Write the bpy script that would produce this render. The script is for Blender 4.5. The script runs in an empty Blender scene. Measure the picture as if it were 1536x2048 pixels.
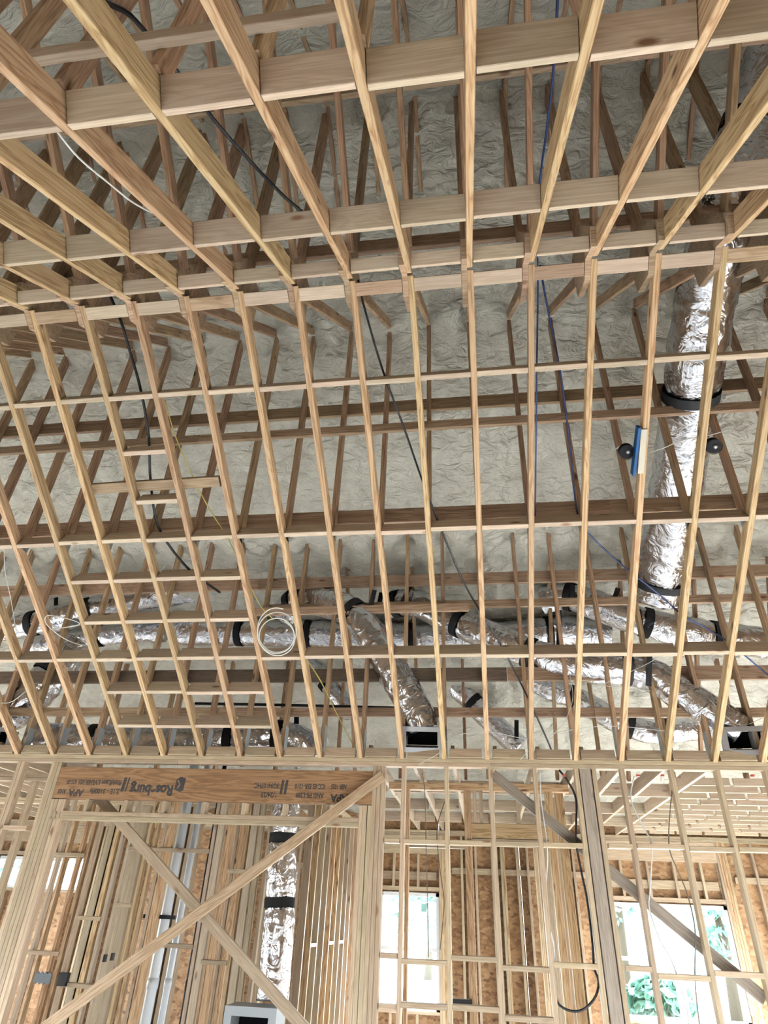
import bpy, bmesh, math, random
from mathutils import Vector, Matrix, noise
random.seed(7)
SC = bpy.context.scene
COL = SC.collection
V = Vector
# ------------------------------------------------------------------ camera
CZ = 1.72
FPX = 1251.97
YAW, PITCH, ROLL = -0.1599, 0.5775, 0.0458
_f = V((math.sin(YAW) * math.cos(PITCH), math.cos(YAW) * math.cos(PITCH), math.sin(PITCH)))
_r = V((math.cos(YAW), -math.sin(YAW), 0.0))
_u = _r.cross(_f)
CR = _r * math.cos(ROLL) + _u * math.sin(ROLL)
CU = -_r * math.sin(ROLL) + _u * math.cos(ROLL)
CF = _f
CAMPOS = V((0, 0, CZ))
cam = bpy.data.cameras.new('camera')
cam.sensor_fit = 'VERTICAL'; cam.sensor_height = 36.0; cam.lens = FPX * 36.0 / 2048.0
cam.clip_end = 300; cam.clip_start = 0.05
camo = bpy.data.objects.new('camera', cam); COL.objects.link(camo)
camo.matrix_world = Matrix(((CR.x, CU.x, -CF.x, 0), (CR.y, CU.y, -CF.y, 0), (CR.z, CU.z, -CF.z, CZ), (0, 0, 0, 1)))
SC.camera = camo
# ------------------------------------------------------------------ light
SC.view_settings.view_transform = 'Standard'; SC.view_settings.look = 'None'
SC.view_settings.gamma = 1.0; SC.view_settings.use_curve_mapping = False
SC.view_settings.exposure = 0.76
SC.cycles.max_bounces = 4; SC.cycles.diffuse_bounces = 2; SC.cycles.glossy_bounces = 3; SC.cycles.transparent_max_bounces = 6; SC.cycles.adaptive_threshold = 0.05; SC.cycles.use_light_tree = False
SC.cycles.caustics_reflective = False; SC.cycles.caustics_refractive = False; SC.cycles.sample_clamp_indirect = 4.0
w = bpy.data.worlds.new('sky'); SC.world = w; w.use_nodes = True
wn = w.node_tree; wn.nodes['Background'].inputs[0].default_value = (0.86, 0.95, 1.0, 1); wn.nodes['Background'].inputs[1].default_value = 7.0
sun = bpy.data.lights.new('sun', 'SUN'); sun.energy = 6.0; sun.angle = 0.03; sun.color = (1.0, 0.94, 0.84)
suno = bpy.data.objects.new('sun', sun); COL.objects.link(suno); suno.rotation_euler = (math.radians(42), 0, math.radians(150))

def area(name, loc, rot, sx, sy, power, col=(0.93, 0.97, 1.0)):
    l = bpy.data.lights.new(name, 'AREA'); l.shape = 'RECTANGLE'; l.size = sx; l.size_y = sy; l.energy = power; l.color = col
    o = bpy.data.objects.new(name, l); COL.objects.link(o); o.location = loc; o.rotation_euler = [math.radians(a) for a in rot]
    return o
# area lamps: fills added at unseen side openings, plus daylight at the back windows
# all are tilted down, so the light falls mostly onto the floor
def spread_light(name, loc, rot, sx, sy, power, spread):
    o = area(name, loc, rot, sx, sy, power); o.data.spread = math.radians(spread); return o
spread_light('fill_right', (4.9, 3.9, 1.35), (45, 0, 90), 2.6, 2.0, 1800, 78)
spread_light('fill_hall_left', (-9.1, 4.0, 1.35), (52, 0, -90), 2.6, 2.0, 950, 78)
spread_light('fill_back', (4.9, 9.4, 1.35), (50, 0, 90), 3.6, 2.0, 240, 130)
spread_light('daylight_window', (2.8, 11.8, 1.4), (-50, 0, 0), 1.6, 1.4, 140, 140)
spread_light('daylight_window_tall', (-1.2, 11.8, 1.4), (-50, 0, 0), 0.9, 1.4, 100, 140)
spread_light('fill_left', (-9.1, 9.0, 1.5), (55, 0, -90), 3.0, 1.6, 170, 150)

# ------------------------------------------------------------------ projection helper: a photo pixel at a known real distance
def ray(px, py):
    return CF + CR * ((px - 768) / FPX) - CU * ((py - 1024) / FPX)
def atY(px, py, Y):
    d = ray(px, py); return CAMPOS + d * (Y / d.y)
def atZ(px, py, Z):
    d = ray(px, py); return CAMPOS + d * ((Z - CZ) / d.z)
YR, ZR, T = 2.6924, 5.4293, 2.0 / 3.0          # vault ridge and 8:12 pitch
SN, CS = T / math.hypot(1, T), 1 / math.hypot(1, T)
def zfar(y): return ZR - T * (y - YR)
def znear(y): return ZR - T * (YR - y)
def atFar(px, py, up=0.0):                      # on the far ceiling slope, lifted by up
    d = ray(px, py); c = ZR + T * YR + up
    return CAMPOS + d * ((c - CZ) / (d.z + T * d.y))
def atNear(px, py, up=0.0):
    d = ray(px, py); c = ZR - T * YR + up
    return CAMPOS + d * ((c - CZ) / (d.z - T * d.y))

# ------------------------------------------------------------------ materials
MATS = {}
def newmat(name):
    m = bpy.data.materials.new(name); m.use_nodes = True; MATS[name] = m
    nt = m.node_tree; b = nt.nodes['Principled BSDF']
    return m, nt, b
def N(nt, t, **kw):
    n = nt.nodes.new(t)
    for k, v in kw.items():
        if k.startswith('i_'):
            key = k[2:]; key = int(key) if key.isdigit() else key
            n.inputs[key].default_value = v
        else: setattr(n, k, v)
    return n
def ramp(nt, stops):
    r = nt.nodes.new('ShaderNodeValToRGB'); e = r.color_ramp.elements
    while len(e) < len(stops): e.new(0.5)
    for i, (p, c) in enumerate(stops): e[i].position = p; e[i].color = (c[0], c[1], c[2], 1)
    return r
def wood(name, lo, mid, hi, knot, rough=0.62, contrast=0.6, knots=True, tint=0.25):
    m, nt, b = newmat(name); L = nt.links.new
    tc = N(nt, 'ShaderNodeTexCoord'); oi = N(nt, 'ShaderNodeObjectInfo')
    sc = N(nt, 'ShaderNodeVectorMath', operation='SCALE'); sc.inputs[0].default_value = (37.0, 11.0, 23.0); L(oi.outputs['Random'], sc.inputs['Scale'])
    ad = N(nt, 'ShaderNodeVectorMath', operation='ADD'); L(tc.outputs['Object'], ad.inputs[0]); L(sc.outputs[0], ad.inputs[1])
    mp = N(nt, 'ShaderNodeMapping'); mp.inputs['Scale'].default_value = (0.5, 7.0, 7.0); L(ad.outputs[0], mp.inputs['Vector'])
    n1 = N(nt, 'ShaderNodeTexNoise', i_Scale=1.6, i_Detail=3.0, i_Roughness=0.62, i_Distortion=0.9); L(mp.outputs[0], n1.inputs['Vector'])
    mp2 = N(nt, 'ShaderNodeMapping'); mp2.inputs['Scale'].default_value = (1.2, 60.0, 60.0); L(ad.outputs[0], mp2.inputs['Vector'])
    n2 = N(nt, 'ShaderNodeTexNoise', i_Scale=2.2, i_Detail=2.0); L(mp2.outputs[0], n2.inputs['Vector'])
    # growth rings: repeated bands of the stretched noise
    mul = N(nt, 'ShaderNodeMath', operation='MULTIPLY'); mul.inputs[1].default_value = 7.0; L(n1.outputs['Fac'], mul.inputs[0])
    fr = N(nt, 'ShaderNodeMath', operation='PINGPONG'); fr.inputs[1].default_value = 0.5; L(mul.outputs[0], fr.inputs[0])
    mx = N(nt, 'ShaderNodeMath', operation='MULTIPLY_ADD'); mx.inputs[1].default_value = contrast; L(fr.outputs[0], mx.inputs[0])
    m3 = N(nt, 'ShaderNodeMath', operation='MULTIPLY'); m3.inputs[1].default_value = 0.62; L(n2.outputs['Fac'], m3.inputs[0]); L(m3.outputs[0], mx.inputs[2])
    rp = ramp(nt, [(0.30, lo), (0.46, mid), (0.68, hi)]); L(mx.outputs[0], rp.inputs[0])
    # board to board tint
    hs = N(nt, 'ShaderNodeHueSaturation'); L(rp.outputs[0], hs.inputs['Color'])
    mr = N(nt, 'ShaderNodeMapRange'); mr.inputs['To Min'].default_value = 1 - tint; mr.inputs['To Max'].default_value = 1 + tint * 0.55; L(oi.outputs['Random'], mr.inputs['Value']); L(mr.outputs[0], hs.inputs['Value'])
    ms = N(nt, 'ShaderNodeMath', operation='MULTIPLY'); ms.inputs[1].default_value = 7.31; L(oi.outputs['Random'], ms.inputs[0])
    mf = N(nt, 'ShaderNodeMath', operation='FRACT'); L(ms.outputs[0], mf.inputs[0])
    mh = N(nt, 'ShaderNodeMapRange'); mh.inputs['To Min'].default_value = 0.488; mh.inputs['To Max'].default_value = 0.508; L(mf.outputs[0], mh.inputs['Value']); L(mh.outputs[0], hs.inputs['Hue'])
    col = hs.outputs[0]
    if knots:
        mk = N(nt, 'ShaderNodeMapping'); mk.inputs['Scale'].default_value = (2.3, 6.5, 6.5); L(ad.outputs[0], mk.inputs['Vector'])
        vo = N(nt, 'ShaderNodeTexVoronoi', i_Scale=1.0, i_Randomness=1.0); L(mk.outputs[0], vo.inputs['Vector'])
        kr = ramp(nt, [(0.055, (1, 1, 1)), (0.13, (0, 0, 0))]); L(vo.outputs['Distance'], kr.inputs[0])
        mc = N(nt, 'ShaderNodeMix', data_type='RGBA'); L(kr.outputs[0], mc.inputs[0]); L(col, mc.inputs[6]); mc.inputs[7].default_value = (*knot, 1)
        col = mc.outputs[2]
    L(col, b.inputs['Base Color']); b.inputs['Roughness'].default_value = rough
    b.inputs['Specular IOR Level'].default_value = 0.35
    return m
W_CHORD = wood('yellow_pine', (0.28, 0.165, 0.08), (0.46, 0.305, 0.16), (0.56, 0.405, 0.24), (0.10, 0.045, 0.02), contrast=0.8)
W_WEB = wood('shade_brown_pine', (0.26, 0.155, 0.085), (0.39, 0.25, 0.145), (0.49, 0.335, 0.205), (0.07, 0.03, 0.015), contrast=0.7)  # the webs' brown is mostly shade, put into the pine colour
W_BLOCK = wood('pale_spruce', (0.51, 0.40, 0.285), (0.62, 0.505, 0.38), (0.71, 0.605, 0.48), (0.20, 0.11, 0.06), contrast=0.32)
W_STUD = wood('stud_spruce', (0.38, 0.29, 0.19), (0.47, 0.37, 0.255), (0.57, 0.465, 0.335), (0.20, 0.11, 0.06), contrast=0.4)
W_LVL = wood('laminated_veneer', (0.15, 0.075, 0.035), (0.23, 0.12, 0.06), (0.30, 0.165, 0.09), (0.12, 0.05, 0.02), contrast=0.8, knots=False, tint=0.08)
W_GREY = wood('shade_grey_wood', (0.20, 0.165, 0.125), (0.29, 0.25, 0.20), (0.37, 0.325, 0.265), (0.10, 0.07, 0.05), contrast=0.4)  # the post's shade put into the wood colour; the grey brace shares it
W_DARK = wood('dark_brown_wood', (0.06, 0.04, 0.028), (0.095, 0.065, 0.045), (0.13, 0.09, 0.065), (0.04, 0.02, 0.015), contrast=0.5)  # much darker brown, for one stretch of runner
W_BRACE = wood('weathered_pine', (0.27, 0.175, 0.10), (0.40, 0.28, 0.18), (0.50, 0.375, 0.26), (0.12, 0.06, 0.03), contrast=0.5)

def m_foam():
    m, nt, b = newmat('spray_foam'); L = nt.links.new
    tc = N(nt, 'ShaderNodeTexCoord')
    n1 = N(nt, 'ShaderNodeTexNoise', i_Scale=2.2, i_Detail=4.0, i_Roughness=0.65); L(tc.outputs['Object'], n1.inputs['Vector'])
    rp = ramp(nt, [(0.3, (0.47, 0.445, 0.38)), (0.5, (0.60, 0.58, 0.50)), (0.72, (0.69, 0.67, 0.58))]); L(n1.outputs['Fac'], rp.inputs[0])
    L(rp.outputs[0], b.inputs['Base Color']); b.inputs['Roughness'].default_value = 0.36; b.inputs['Specular IOR Level'].default_value = 0.6
    mp = N(nt, 'ShaderNodeMapping'); mp.inputs['Scale'].default_value = (0.8, 1.3, 1.3); L(tc.outputs['Object'], mp.inputs[0])
    n2 = N(nt, 'ShaderNodeTexNoise', i_Scale=8.0, i_Detail=3.0, i_Roughness=0.55, i_Distortion=0.7); L(mp.outputs[0], n2.inputs['Vector'])
    bp = N(nt, 'ShaderNodeBump', i_Strength=0.75, i_Distance=0.10); L(n2.outputs['Fac'], bp.inputs['Height']); L(bp.outputs[0], b.inputs['Normal'])
    return m
M_FOAM = m_foam()
def m_foil(name, col, rough, scale, strength, detail=2.0):
    m, nt, b = newmat(name); L = nt.links.new
    tc = N(nt, 'ShaderNodeTexCoord')
    b.inputs['Base Color'].default_value = (*col, 1); b.inputs['Metallic'].default_value = 1.0; b.inputs['Roughness'].default_value = rough
    n2 = N(nt, 'ShaderNodeTexNoise', i_Scale=scale, i_Detail=detail, i_Roughness=0.55, i_Distortion=1.5); L(tc.outputs['Object'], n2.inputs['Vector'])
    bp = N(nt, 'ShaderNodeBump', i_Strength=strength, i_Distance=0.03); L(n2.outputs['Fac'], bp.inputs['Height']); L(bp.outputs[0], b.inputs['Normal'])
    return m
M_FOIL = m_foil('foil_jacket', (0.64, 0.66, 0.71), 0.22, 7.0, 0.75, 2.5)
M_GALV = m_foil('galvanised_steel', (0.40, 0.42, 0.45), 0.38, 5.0, 0.08)
def plain(name, col, rough=0.5, metal=0.0, spec=0.5):
    m, nt, b = newmat(name)
    n = N(nt, 'ShaderNodeTexNoise', i_Scale=30.0, i_Detail=2.0); hs = N(nt, 'ShaderNodeHueSaturation'); hs.inputs['Color'].default_value = (*col, 1)
    mr = N(nt, 'ShaderNodeMapRange'); mr.inputs['To Min'].default_value = 0.88; mr.inputs['To Max'].default_value = 1.1
    nt.links.new(n.outputs['Fac'], mr.inputs['Value']); nt.links.new(mr.outputs[0], hs.inputs['Value']); nt.links.new(hs.outputs[0], b.inputs['Base Color'])
    b.inputs['Roughness'].default_value = rough; b.inputs['Metallic'].default_value = metal; b.inputs['Specular IOR Level'].default_value = spec
    return m
M_PLATE = plain('zinc_plate', (0.36, 0.39, 0.41), 0.5)
M_STEEL = plain('blue_grey_steel', (0.13, 0.155, 0.18), 0.5)
M_BLACK = plain('black_plastic', (0.008, 0.008, 0.009), 0.5, 0.0, 0.22)
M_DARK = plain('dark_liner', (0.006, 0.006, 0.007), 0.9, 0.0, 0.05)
M_TAPE = plain('black_strap', (0.009, 0.009, 0.010), 0.8, 0.0, 0.2)
M_BLUE = plain('blue_plastic', (0.006, 0.04, 0.115), 0.6, 0.0, 0.15)
M_BLUECABLE = plain('blue_cable', (0.006, 0.014, 0.055), 0.5, 0.0, 0.25)
M_WHITE = plain('white_cable', (0.84, 0.83, 0.79), 0.45)
M_YELLOW = plain('yellow_cable', (0.42, 0.33, 0.07), 0.5)
M_RED = plain('red_plastic', (0.33, 0.05, 0.035), 0.5)
M_PVC = plain('white_pipe', (0.72, 0.76, 0.80), 0.35)
M_INK = plain('black_ink', (0.015, 0.014, 0.014), 0.8)
M_SLAB = plain('concrete', (0.66, 0.65, 0.63), 0.85)
M_GROUND = plain('dry_ground', (0.52, 0.50, 0.44), 0.9)
M_VINYL = plain('white_vinyl', (0.75, 0.77, 0.78), 0.4)
M_LEAF = plain('leaf_green', (0.16, 0.34, 0.27), 0.6)
M_BARK = plain('bark', (0.10, 0.08, 0.06), 0.9)
M_SIDING = plain('teal_siding', (0.30, 0.58, 0.55), 0.6)
M_ROOFING = plain('grey_shingle', (0.25, 0.25, 0.26), 0.8)
M_OFFWHITE = plain('cream_paper', (0.70, 0.66, 0.55), 0.7)
def m_osb():
    m, nt, b = newmat('strand_board'); L = nt.links.new
    tc = N(nt, 'ShaderNodeTexCoord'); mp = N(nt, 'ShaderNodeMapping'); mp.inputs['Scale'].default_value = (14, 14, 26); mp.inputs['Rotation'].default_value = (0.2, 0.6, 0.3); L(tc.outputs['Object'], mp.inputs[0])
    vo = N(nt, 'ShaderNodeTexVoronoi', i_Scale=1.0); L(mp.outputs[0], vo.inputs['Vector'])
    n = N(nt, 'ShaderNodeTexNoise', i_Scale=9.0, i_Detail=4.0, i_Distortion=2.0); L(tc.outputs['Object'], n.inputs['Vector'])
    mi = N(nt, 'ShaderNodeMix', data_type='RGBA'); mi.inputs[0].default_value = 0.5; L(vo.outputs['Color'], mi.inputs[6]); L(n.outputs['Fac'], mi.inputs[7])
    rp = ramp(nt, [(0.25, (0.17, 0.085, 0.04)), (0.5, (0.34, 0.19, 0.09)), (0.8, (0.48, 0.31, 0.17))]); L(mi.outputs[2], rp.inputs[0])
    L(rp.outputs[0], b.inputs['Base Color']); b.inputs['Roughness'].default_value = 0.7
    return m
M_OSB = m_osb()
def m_glass():
    m, nt, b = newmat('window_glass'); L = nt.links.new
    tr = N(nt, 'ShaderNodeBsdfTransparent'); tr.inputs[0].default_value = (0.93, 0.97, 0.97, 1)
    gl = N(nt, 'ShaderNodeBsdfGlossy'); gl.inputs['Roughness'].default_value = 0.02
    fr = N(nt, 'ShaderNodeFresnel'); mx = N(nt, 'ShaderNodeMixShader'); L(fr.outputs[0], mx.inputs[0]); L(tr.outputs[0], mx.inputs[1]); L(gl.outputs[0], mx.inputs[2])
    L(mx.outputs[0], nt.nodes['Material Output'].inputs['Surface']); return m
M_GLASS = m_glass()

# ------------------------------------------------------------------ builders
def link(name, data, parent=None):
    o = bpy.data.objects.new(name, data); COL.objects.link(o)
    if parent: o.parent = parent
    return o
def tag(o, label=None, cat=None, group=None, kind=None):
    if label: o['label'] = label
    if cat: o['category'] = cat
    if group: o['group'] = group
    if kind: o['kind'] = kind
    return o
def empty(name, loc=(0, 0, 0), **kw):
    o = link(name, None); o.location = loc; o.empty_display_size = 0.2; tag(o, **kw)
    bpy.context.view_layer.update() if False else None
    return o
def structure(name, label, loc=(0, 0, 0)): return empty(name, loc, label=label, kind='structure')
_cache = {}
def boxmesh(L, t, w, mat, ch=0.003):
    key = (round(L, 3), round(t, 4), round(w, 4), mat.name)
    if key in _cache: return _cache[key]
    a, b = t / 2, w / 2; c = min(ch, a * 0.4, b * 0.4)
    ring = [(-a + c, -b), (a - c, -b), (a, -b + c), (a, b - c), (a - c, b), (-a + c, b), (-a, b - c), (-a, -b + c)]
    vs = [(-L / 2, y, z) for y, z in ring] + [(L / 2, y, z) for y, z in ring]
    fs = [tuple(range(7, -1, -1)), tuple(range(8, 16))] + [(i, (i + 1) % 8, 8 + (i + 1) % 8, 8 + i) for i in range(8)]
    me = bpy.data.meshes.new('board'); me.from_pydata(vs, [], fs); me.materials.append(mat); me.update()
    _cache[key] = me; return me
def place(o, m, parent):
    if parent is not None:
        o.parent = parent; o.matrix_local = Matrix.Translation(-parent.location) @ m
    else: o.matrix_world = m
def board(name, p0, p1, w, t, wdir, parent, mat, ch=0.003):
    """straight timber from p0 to p1 (centre line), w wide along wdir, t thick"""
    p0, p1 = V(p0), V(p1); ex = (p1 - p0); L = ex.length; ex.normalize()
    ez = V(wdir); ez = (ez - ex * ez.dot(ex)).normalized(); ey = ez.cross(ex)
    c = (p0 + p1) / 2
    o = link(name, boxmesh(L, t, w, mat, ch))
    place(o, Matrix(((ex.x, ey.x, ez.x, c.x), (ex.y, ey.y, ez.y, c.y), (ex.z, ey.z, ez.z, c.z), (0, 0, 0, 1))), parent)
    return o
def meshobj(name, vs, fs, mat, parent=None, smooth=False):
    me = bpy.data.meshes.new(name); off = parent.location if parent is not None else V((0, 0, 0))
    me.from_pydata([tuple(V(v) - off) for v in vs], [], fs); me.materials.append(mat)
    if smooth: me.polygons.foreach_set('use_smooth', [True] * len(me.polygons))
    me.update(); return link(name, me, parent)
def boxpts(a, b):
    (x0, y0, z0), (x1, y1, z1) = a, b
    return [(x0, y0, z0), (x1, y0, z0), (x1, y1, z0), (x0, y1, z0), (x0, y0, z1), (x1, y0, z1), (x1, y1, z1), (x0, y1, z1)]
BF = [(3, 2, 1, 0), (4, 5, 6, 7), (0, 1, 5, 4), (1, 2, 6, 5), (2, 3, 7, 6), (3, 0, 4, 7)]
def box(name, a, b, mat, parent=None): return meshobj(name, boxpts(a, b), BF, mat, parent)
def catmull(pts, n=10):
    pts = [V(p) for p in pts]; P = [pts[0] * 2 - pts[1]] + pts + [pts[-1] * 2 - pts[-2]]; out = []
    for i in range(1, len(P) - 2):
        a, b, c, d = P[i - 1:i + 3]
        for k in range(n):
            s = k / n
            out.append(0.5 * ((2 * b) + (c - a) * s + (2 * a - 5 * b + 4 * c - d) * s * s + (3 * b - a - 3 * c + d) * s ** 3))
    out.append(pts[-1]); return out
def resample(path, step):
    out = [path[0]]; acc = 0.0
    for a, b in zip(path, path[1:]):
        d = (b - a).length
        while acc + d >= step and d > 1e-9:
            a = a + (b - a) * ((step - acc) / d); d = (b - a).length; out.append(a.copy()); acc = 0.0
        acc += d
    if (path[-1] - out[-1]).length > step * 0.3: out.append(path[-1])
    return out
def frames(path):
    n = len(path); T_ = [(path[min(i + 1, n - 1)] - path[max(i - 1, 0)]).normalized() for i in range(n)]
    ref = V((0, 0, 1)) if abs(T_[0].z) < 0.9 else V((1, 0, 0)); s = T_[0].cross(ref).normalized(); out = []
    for t in T_:
        s = (s - t * s.dot(t)).normalized(); out.append((t, s, s.cross(t)))
    return out
def tube(name, path, rad, mat, parent=None, seg=8, cap=True, smooth=True):
    fr = frames(path); vs = []; n = len(path)
    for i, (p, (t, s, u)) in enumerate(zip(path, fr)):
        for k in range(seg):
            a = 2 * math.pi * k / seg
            r = rad(i, a, p) if callable(rad) else rad
            vs.append(p + s * (math.cos(a) * r) + u * (math.sin(a) * r))
    fs = [(i * seg + k, i * seg + (k + 1) % seg, (i + 1) * seg + (k + 1) % seg, (i + 1) * seg + k) for i in range(n - 1) for k in range(seg)]
    if cap: fs += [tuple(range(seg - 1, -1, -1)), tuple((n - 1) * seg + k for k in range(seg))]
    return meshobj(name, vs, fs, mat, parent, smooth)
def cable(name, pts, r, mat, label, cat='cable', group=None):
    path = resample(catmull(pts, 8), max(0.03, r * 3))
    o = tube(name, path, r, mat, None, 6); tag(o, label, cat, group); return o

X0, S = 0.4877, 0.4064
def xk(k): return X0 + k * S
TH = 0.038
rj = lambda a: random.uniform(-a, a)
# ------------------------------------------------------------------ roof: spray foam on the underside of the deck
ROOF = structure('roof', 'spray foamed roof underside with timber truss webs')
YH = 6.38
def zroof(y):                                   # underside of the foam
    if y < YR: return 8.07 - T * (YR - y)
    if y < YH: return 8.07 - T * (y - YR)
    return 8.07 - T * (YH - YR) - 0.395 * (y - YH)
def foam():
    x0, x1, nx = -9.2, 4.9, 400
    ys = []; y = -1.3
    while y < 12.4: ys.append(y); y += 0.04
    ny = len(ys); vs = []
    for y in ys:
        for i in range(nx + 1):
            x = x0 + (x1 - x0) * i / nx
            ph = ((x - X0) / S) % 1.0
            bay = math.sin(math.pi * ph)                       # swells between the chords
            n = noise.noise(V((x * 2.0, y * 2.3, 3.0))) * 0.07 + noise.noise(V((x * 4.5, y * 6.5, 9.0))) * 0.05 + noise.noise(V((x * 8, y * 12, 5.0))) * 0.028
            vs.append((x, y, zroof(y) - 0.02 - 0.05 * bay + n - (0.07 if 3.3 < y < 12 else 0.0) * min(1, max(0, (y - 3.3) * 3))))
    fs = [(j * (nx + 1) + i, j * (nx + 1) + i + 1, (j + 1) * (nx + 1) + i + 1, (j + 1) * (nx + 1) + i) for j in range(ny - 1) for i in range(nx)]
    meshobj('spray_foam', vs, fs, M_FOAM, ROOF, True)
    # roof deck above
    prof = [(-1.3, zroof(-1.3) + 0.22), (YR, 8.07 + 0.22), (YH, zroof(YH) + 0.22), (12.9, zroof(12.9) + 0.22)]
    vs = []; 
    for (y, z) in prof:
        for x in (x0 - 0.3, x1 + 0.3): vs += [(x, y, z), (x, y, z + 0.03)]
    fs = []
    for i in range(3):
        a = i * 4; fs += [(a, a + 2, a + 6, a + 4), (a + 1, a + 5, a + 7, a + 3), (a, a + 4, a + 5, a + 1), (a + 2, a + 3, a + 7, a + 6)]
    fs += [(0, 1, 3, 2), (12, 14, 15, 13)]
    meshobj('roof_deck', vs, fs, M_OSB, ROOF)
foam()
KMIN, KMAX = -16, 9
def webpoly(name, x, poly, t, mat, parent):
    """flat board in a plane of constant x with an outline in (y, z)"""
    n = len(poly); vs = [(x - t / 2, y, z) for y, z in poly] + [(x + t / 2, y, z) for y, z in poly]
    fs = [tuple(range(n)), tuple(range(2 * n - 1, n - 1, -1))] + [(i, n + i, n + (i + 1) % n, (i + 1) % n) for i in range(n)]
    o = meshobj(name, vs, fs, mat, parent)
    return o
for k in range(KMIN, KMAX + 1):
    x = xk(k)
    # far and near top chords, half buried in foam
    a = V((x, YR, 8.07 + 0.03)); b = V((x, 3.75, zroof(3.75) + 0.03))
    if k >= -12: board('top_chord', a, b, 0.14, TH, (0, SN, CS), ROOF, W_WEB)
    if k >= -8: board('top_chord', (x, 0.3, zroof(0.3) + 0.03), (x, YR - 0.02, 8.07 + 0.03), 0.14, TH, (0, -SN, CS), ROOF, W_WEB)
    # king post, beside the chords
    board('king_post', (x - TH, YR + 0.10, ZR + 0.12), (x - TH, YR + 0.10, 8.0), 0.14, TH, (0, 1, 0), ROOF, W_WEB)
    # far web post and diagonal
    yp = 4.40
    board('web_post', (x + 0.0, yp, zfar(yp) + 0.09), (x, yp, zroof(yp) - 0.0), 0.089, TH, (0, 1, 0), ROOF, W_WEB)
    board('web_diagonal', (x, YR + 0.17, ZR + 0.12), (x, yp - 0.10, zroof(yp) - 0.05), 0.089, TH, (0, -0.7, 0.7), ROOF, W_WEB)
    # near web post and diagonal
    yq = 2 * YR - yp
    if k >= -9:
        board('web_post', (x, yq, znear(yq) + 0.17), (x, yq, zroof(yq)), 0.089, TH, (0, 1, 0), ROOF, W_WEB)
        board('web_diagonal', (x, YR - 0.12, ZR + 0.16), (x, yq + 0.10, zroof(yq) - 0.05), 0.089, TH, (0, 0.7, 0.7), ROOF, W_WEB)
    # heel post
    board('heel_post', (x + 0.005, YH, 3.06), (x + 0.005, YH, zroof(YH)), 0.089, TH, (0, 1, 0), ROOF, W_WEB)
    for sgn in (-1, 1):
        xx = x + 0.005 + sgn * 0.0205; box('truss_plate', (xx - 0.001, YH - 0.055, 3.10 + rj(0.02)), (xx + 0.001, YH + 0.05, 3.33 + rj(0.03)), M_PLATE, ROOF)
        xx = x + sgn * 0.0205; box('truss_plate', (xx - 0.001, yp - 0.05, zfar(yp) + 0.08), (xx + 0.001, yp + 0.045, zfar(yp) + 0.16), M_GALV, ROOF)
    # webs standing on the flat ceiling behind
    if k % 2 == 0: board('web_post', (x + 0.16, 8.3, 3.2), (x + 0.16, 8.3, zroof(8.3)), 0.089, TH, (0, 1, 0), ROOF, W_WEB)
    board('web_diagonal', (x + 0.02, 8.15, 3.2), (x + 0.02, 6.75, 5.35), 0.064, TH, (0, 0.84, 0.5), ROOF, W_WEB) if k % 2 == 1 and k > -6 else None
# lateral runners along the webs
XL, XR = xk(-16.4), xk(9.5)
def runner(y, z, w, vert, mat=W_BRACE, x0=XL, x1=XR, parent=ROOF, name='lateral_brace'):
    # long runners are spliced from shorter boards
    x = x0
    while x < x1 - 0.3:
        e = min(x + 3.66, x1)
        board(name, (x, y, z), (e, y, z), w, TH, (0, 0, 1) if vert else (0, 1, 0), parent, mat); x = e + 0.002
runner(4.465, 5.87, 0.14, True)
runner(4.335, 5.50, 0.089, True)
runner(4.47, 4.62, 0.14, True)
runner(6.45, 5.015, 0.14, True)
runner(6.45, 4.70, 0.089, True, x0=xk(-7))
runner(6.31, 4.60, 0.089, True, x0=xk(-7.4), x1=xk(-1.3))
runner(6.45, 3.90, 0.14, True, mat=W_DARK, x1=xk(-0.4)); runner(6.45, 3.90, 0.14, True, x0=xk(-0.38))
runner(6.45, 3.51, 0.089, True)
runner(2.86, 6.05, 0.14, True)
runner(2.05, 6.7, 0.089, True)
runner(yq - 0.065, 4.64, 0.089, True, x0=xk(-9), x1=xk(-2.2), mat=W_BLOCK)

# ------------------------------------------------------------------ vaulted ceiling frame
CEIL = structure('ceiling', 'bare vaulted ceiling frame of rafters and blocking')
for k in range(-16, 10):
    x = xk(k); h = 0.089
    # far rafter: underside follows the slope, from the ridge to the wall plate
    a = V((x, YR, ZR)) + V((0, SN, CS)) * (h / 2); b = V((x, 6.40, zfar(6.40))) + V((0, SN, CS)) * (h / 2)
    board('rafter', a, b, h, 0.043, (0, SN, CS), CEIL, W_CHORD)
for k in range(-12, 10):
    x = xk(k) - 0.006; h = 0.14
    a = V((x, YR - 0.04, znear(YR - 0.04))) + V((0, -SN, CS)) * (h / 2); b = V((x, -0.95, znear(-0.95))) + V((0, -SN, CS)) * (h / 2)
    board('rafter', a, b, h, TH, (0, -SN, CS), CEIL, W_CHORD)
for k in range(-12, 10):
    x = xk(k) - TH - 0.002
    pts = [(YR - 0.17, znear(YR - 0.17)), (YR, ZR), (YR + 0.11, zfar(YR + 0.11)), (YR + 0.34, zfar(YR + 0.11) + 0.12), (YR + 0.34, ZR + 0.42), (YR + 0.02, ZR + 0.42), (YR - 0.24, znear(YR - 0.17) + 0.11)]
    o = webpoly('ridge_scab', x, pts, TH, W_BRACE, CEIL)
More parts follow.
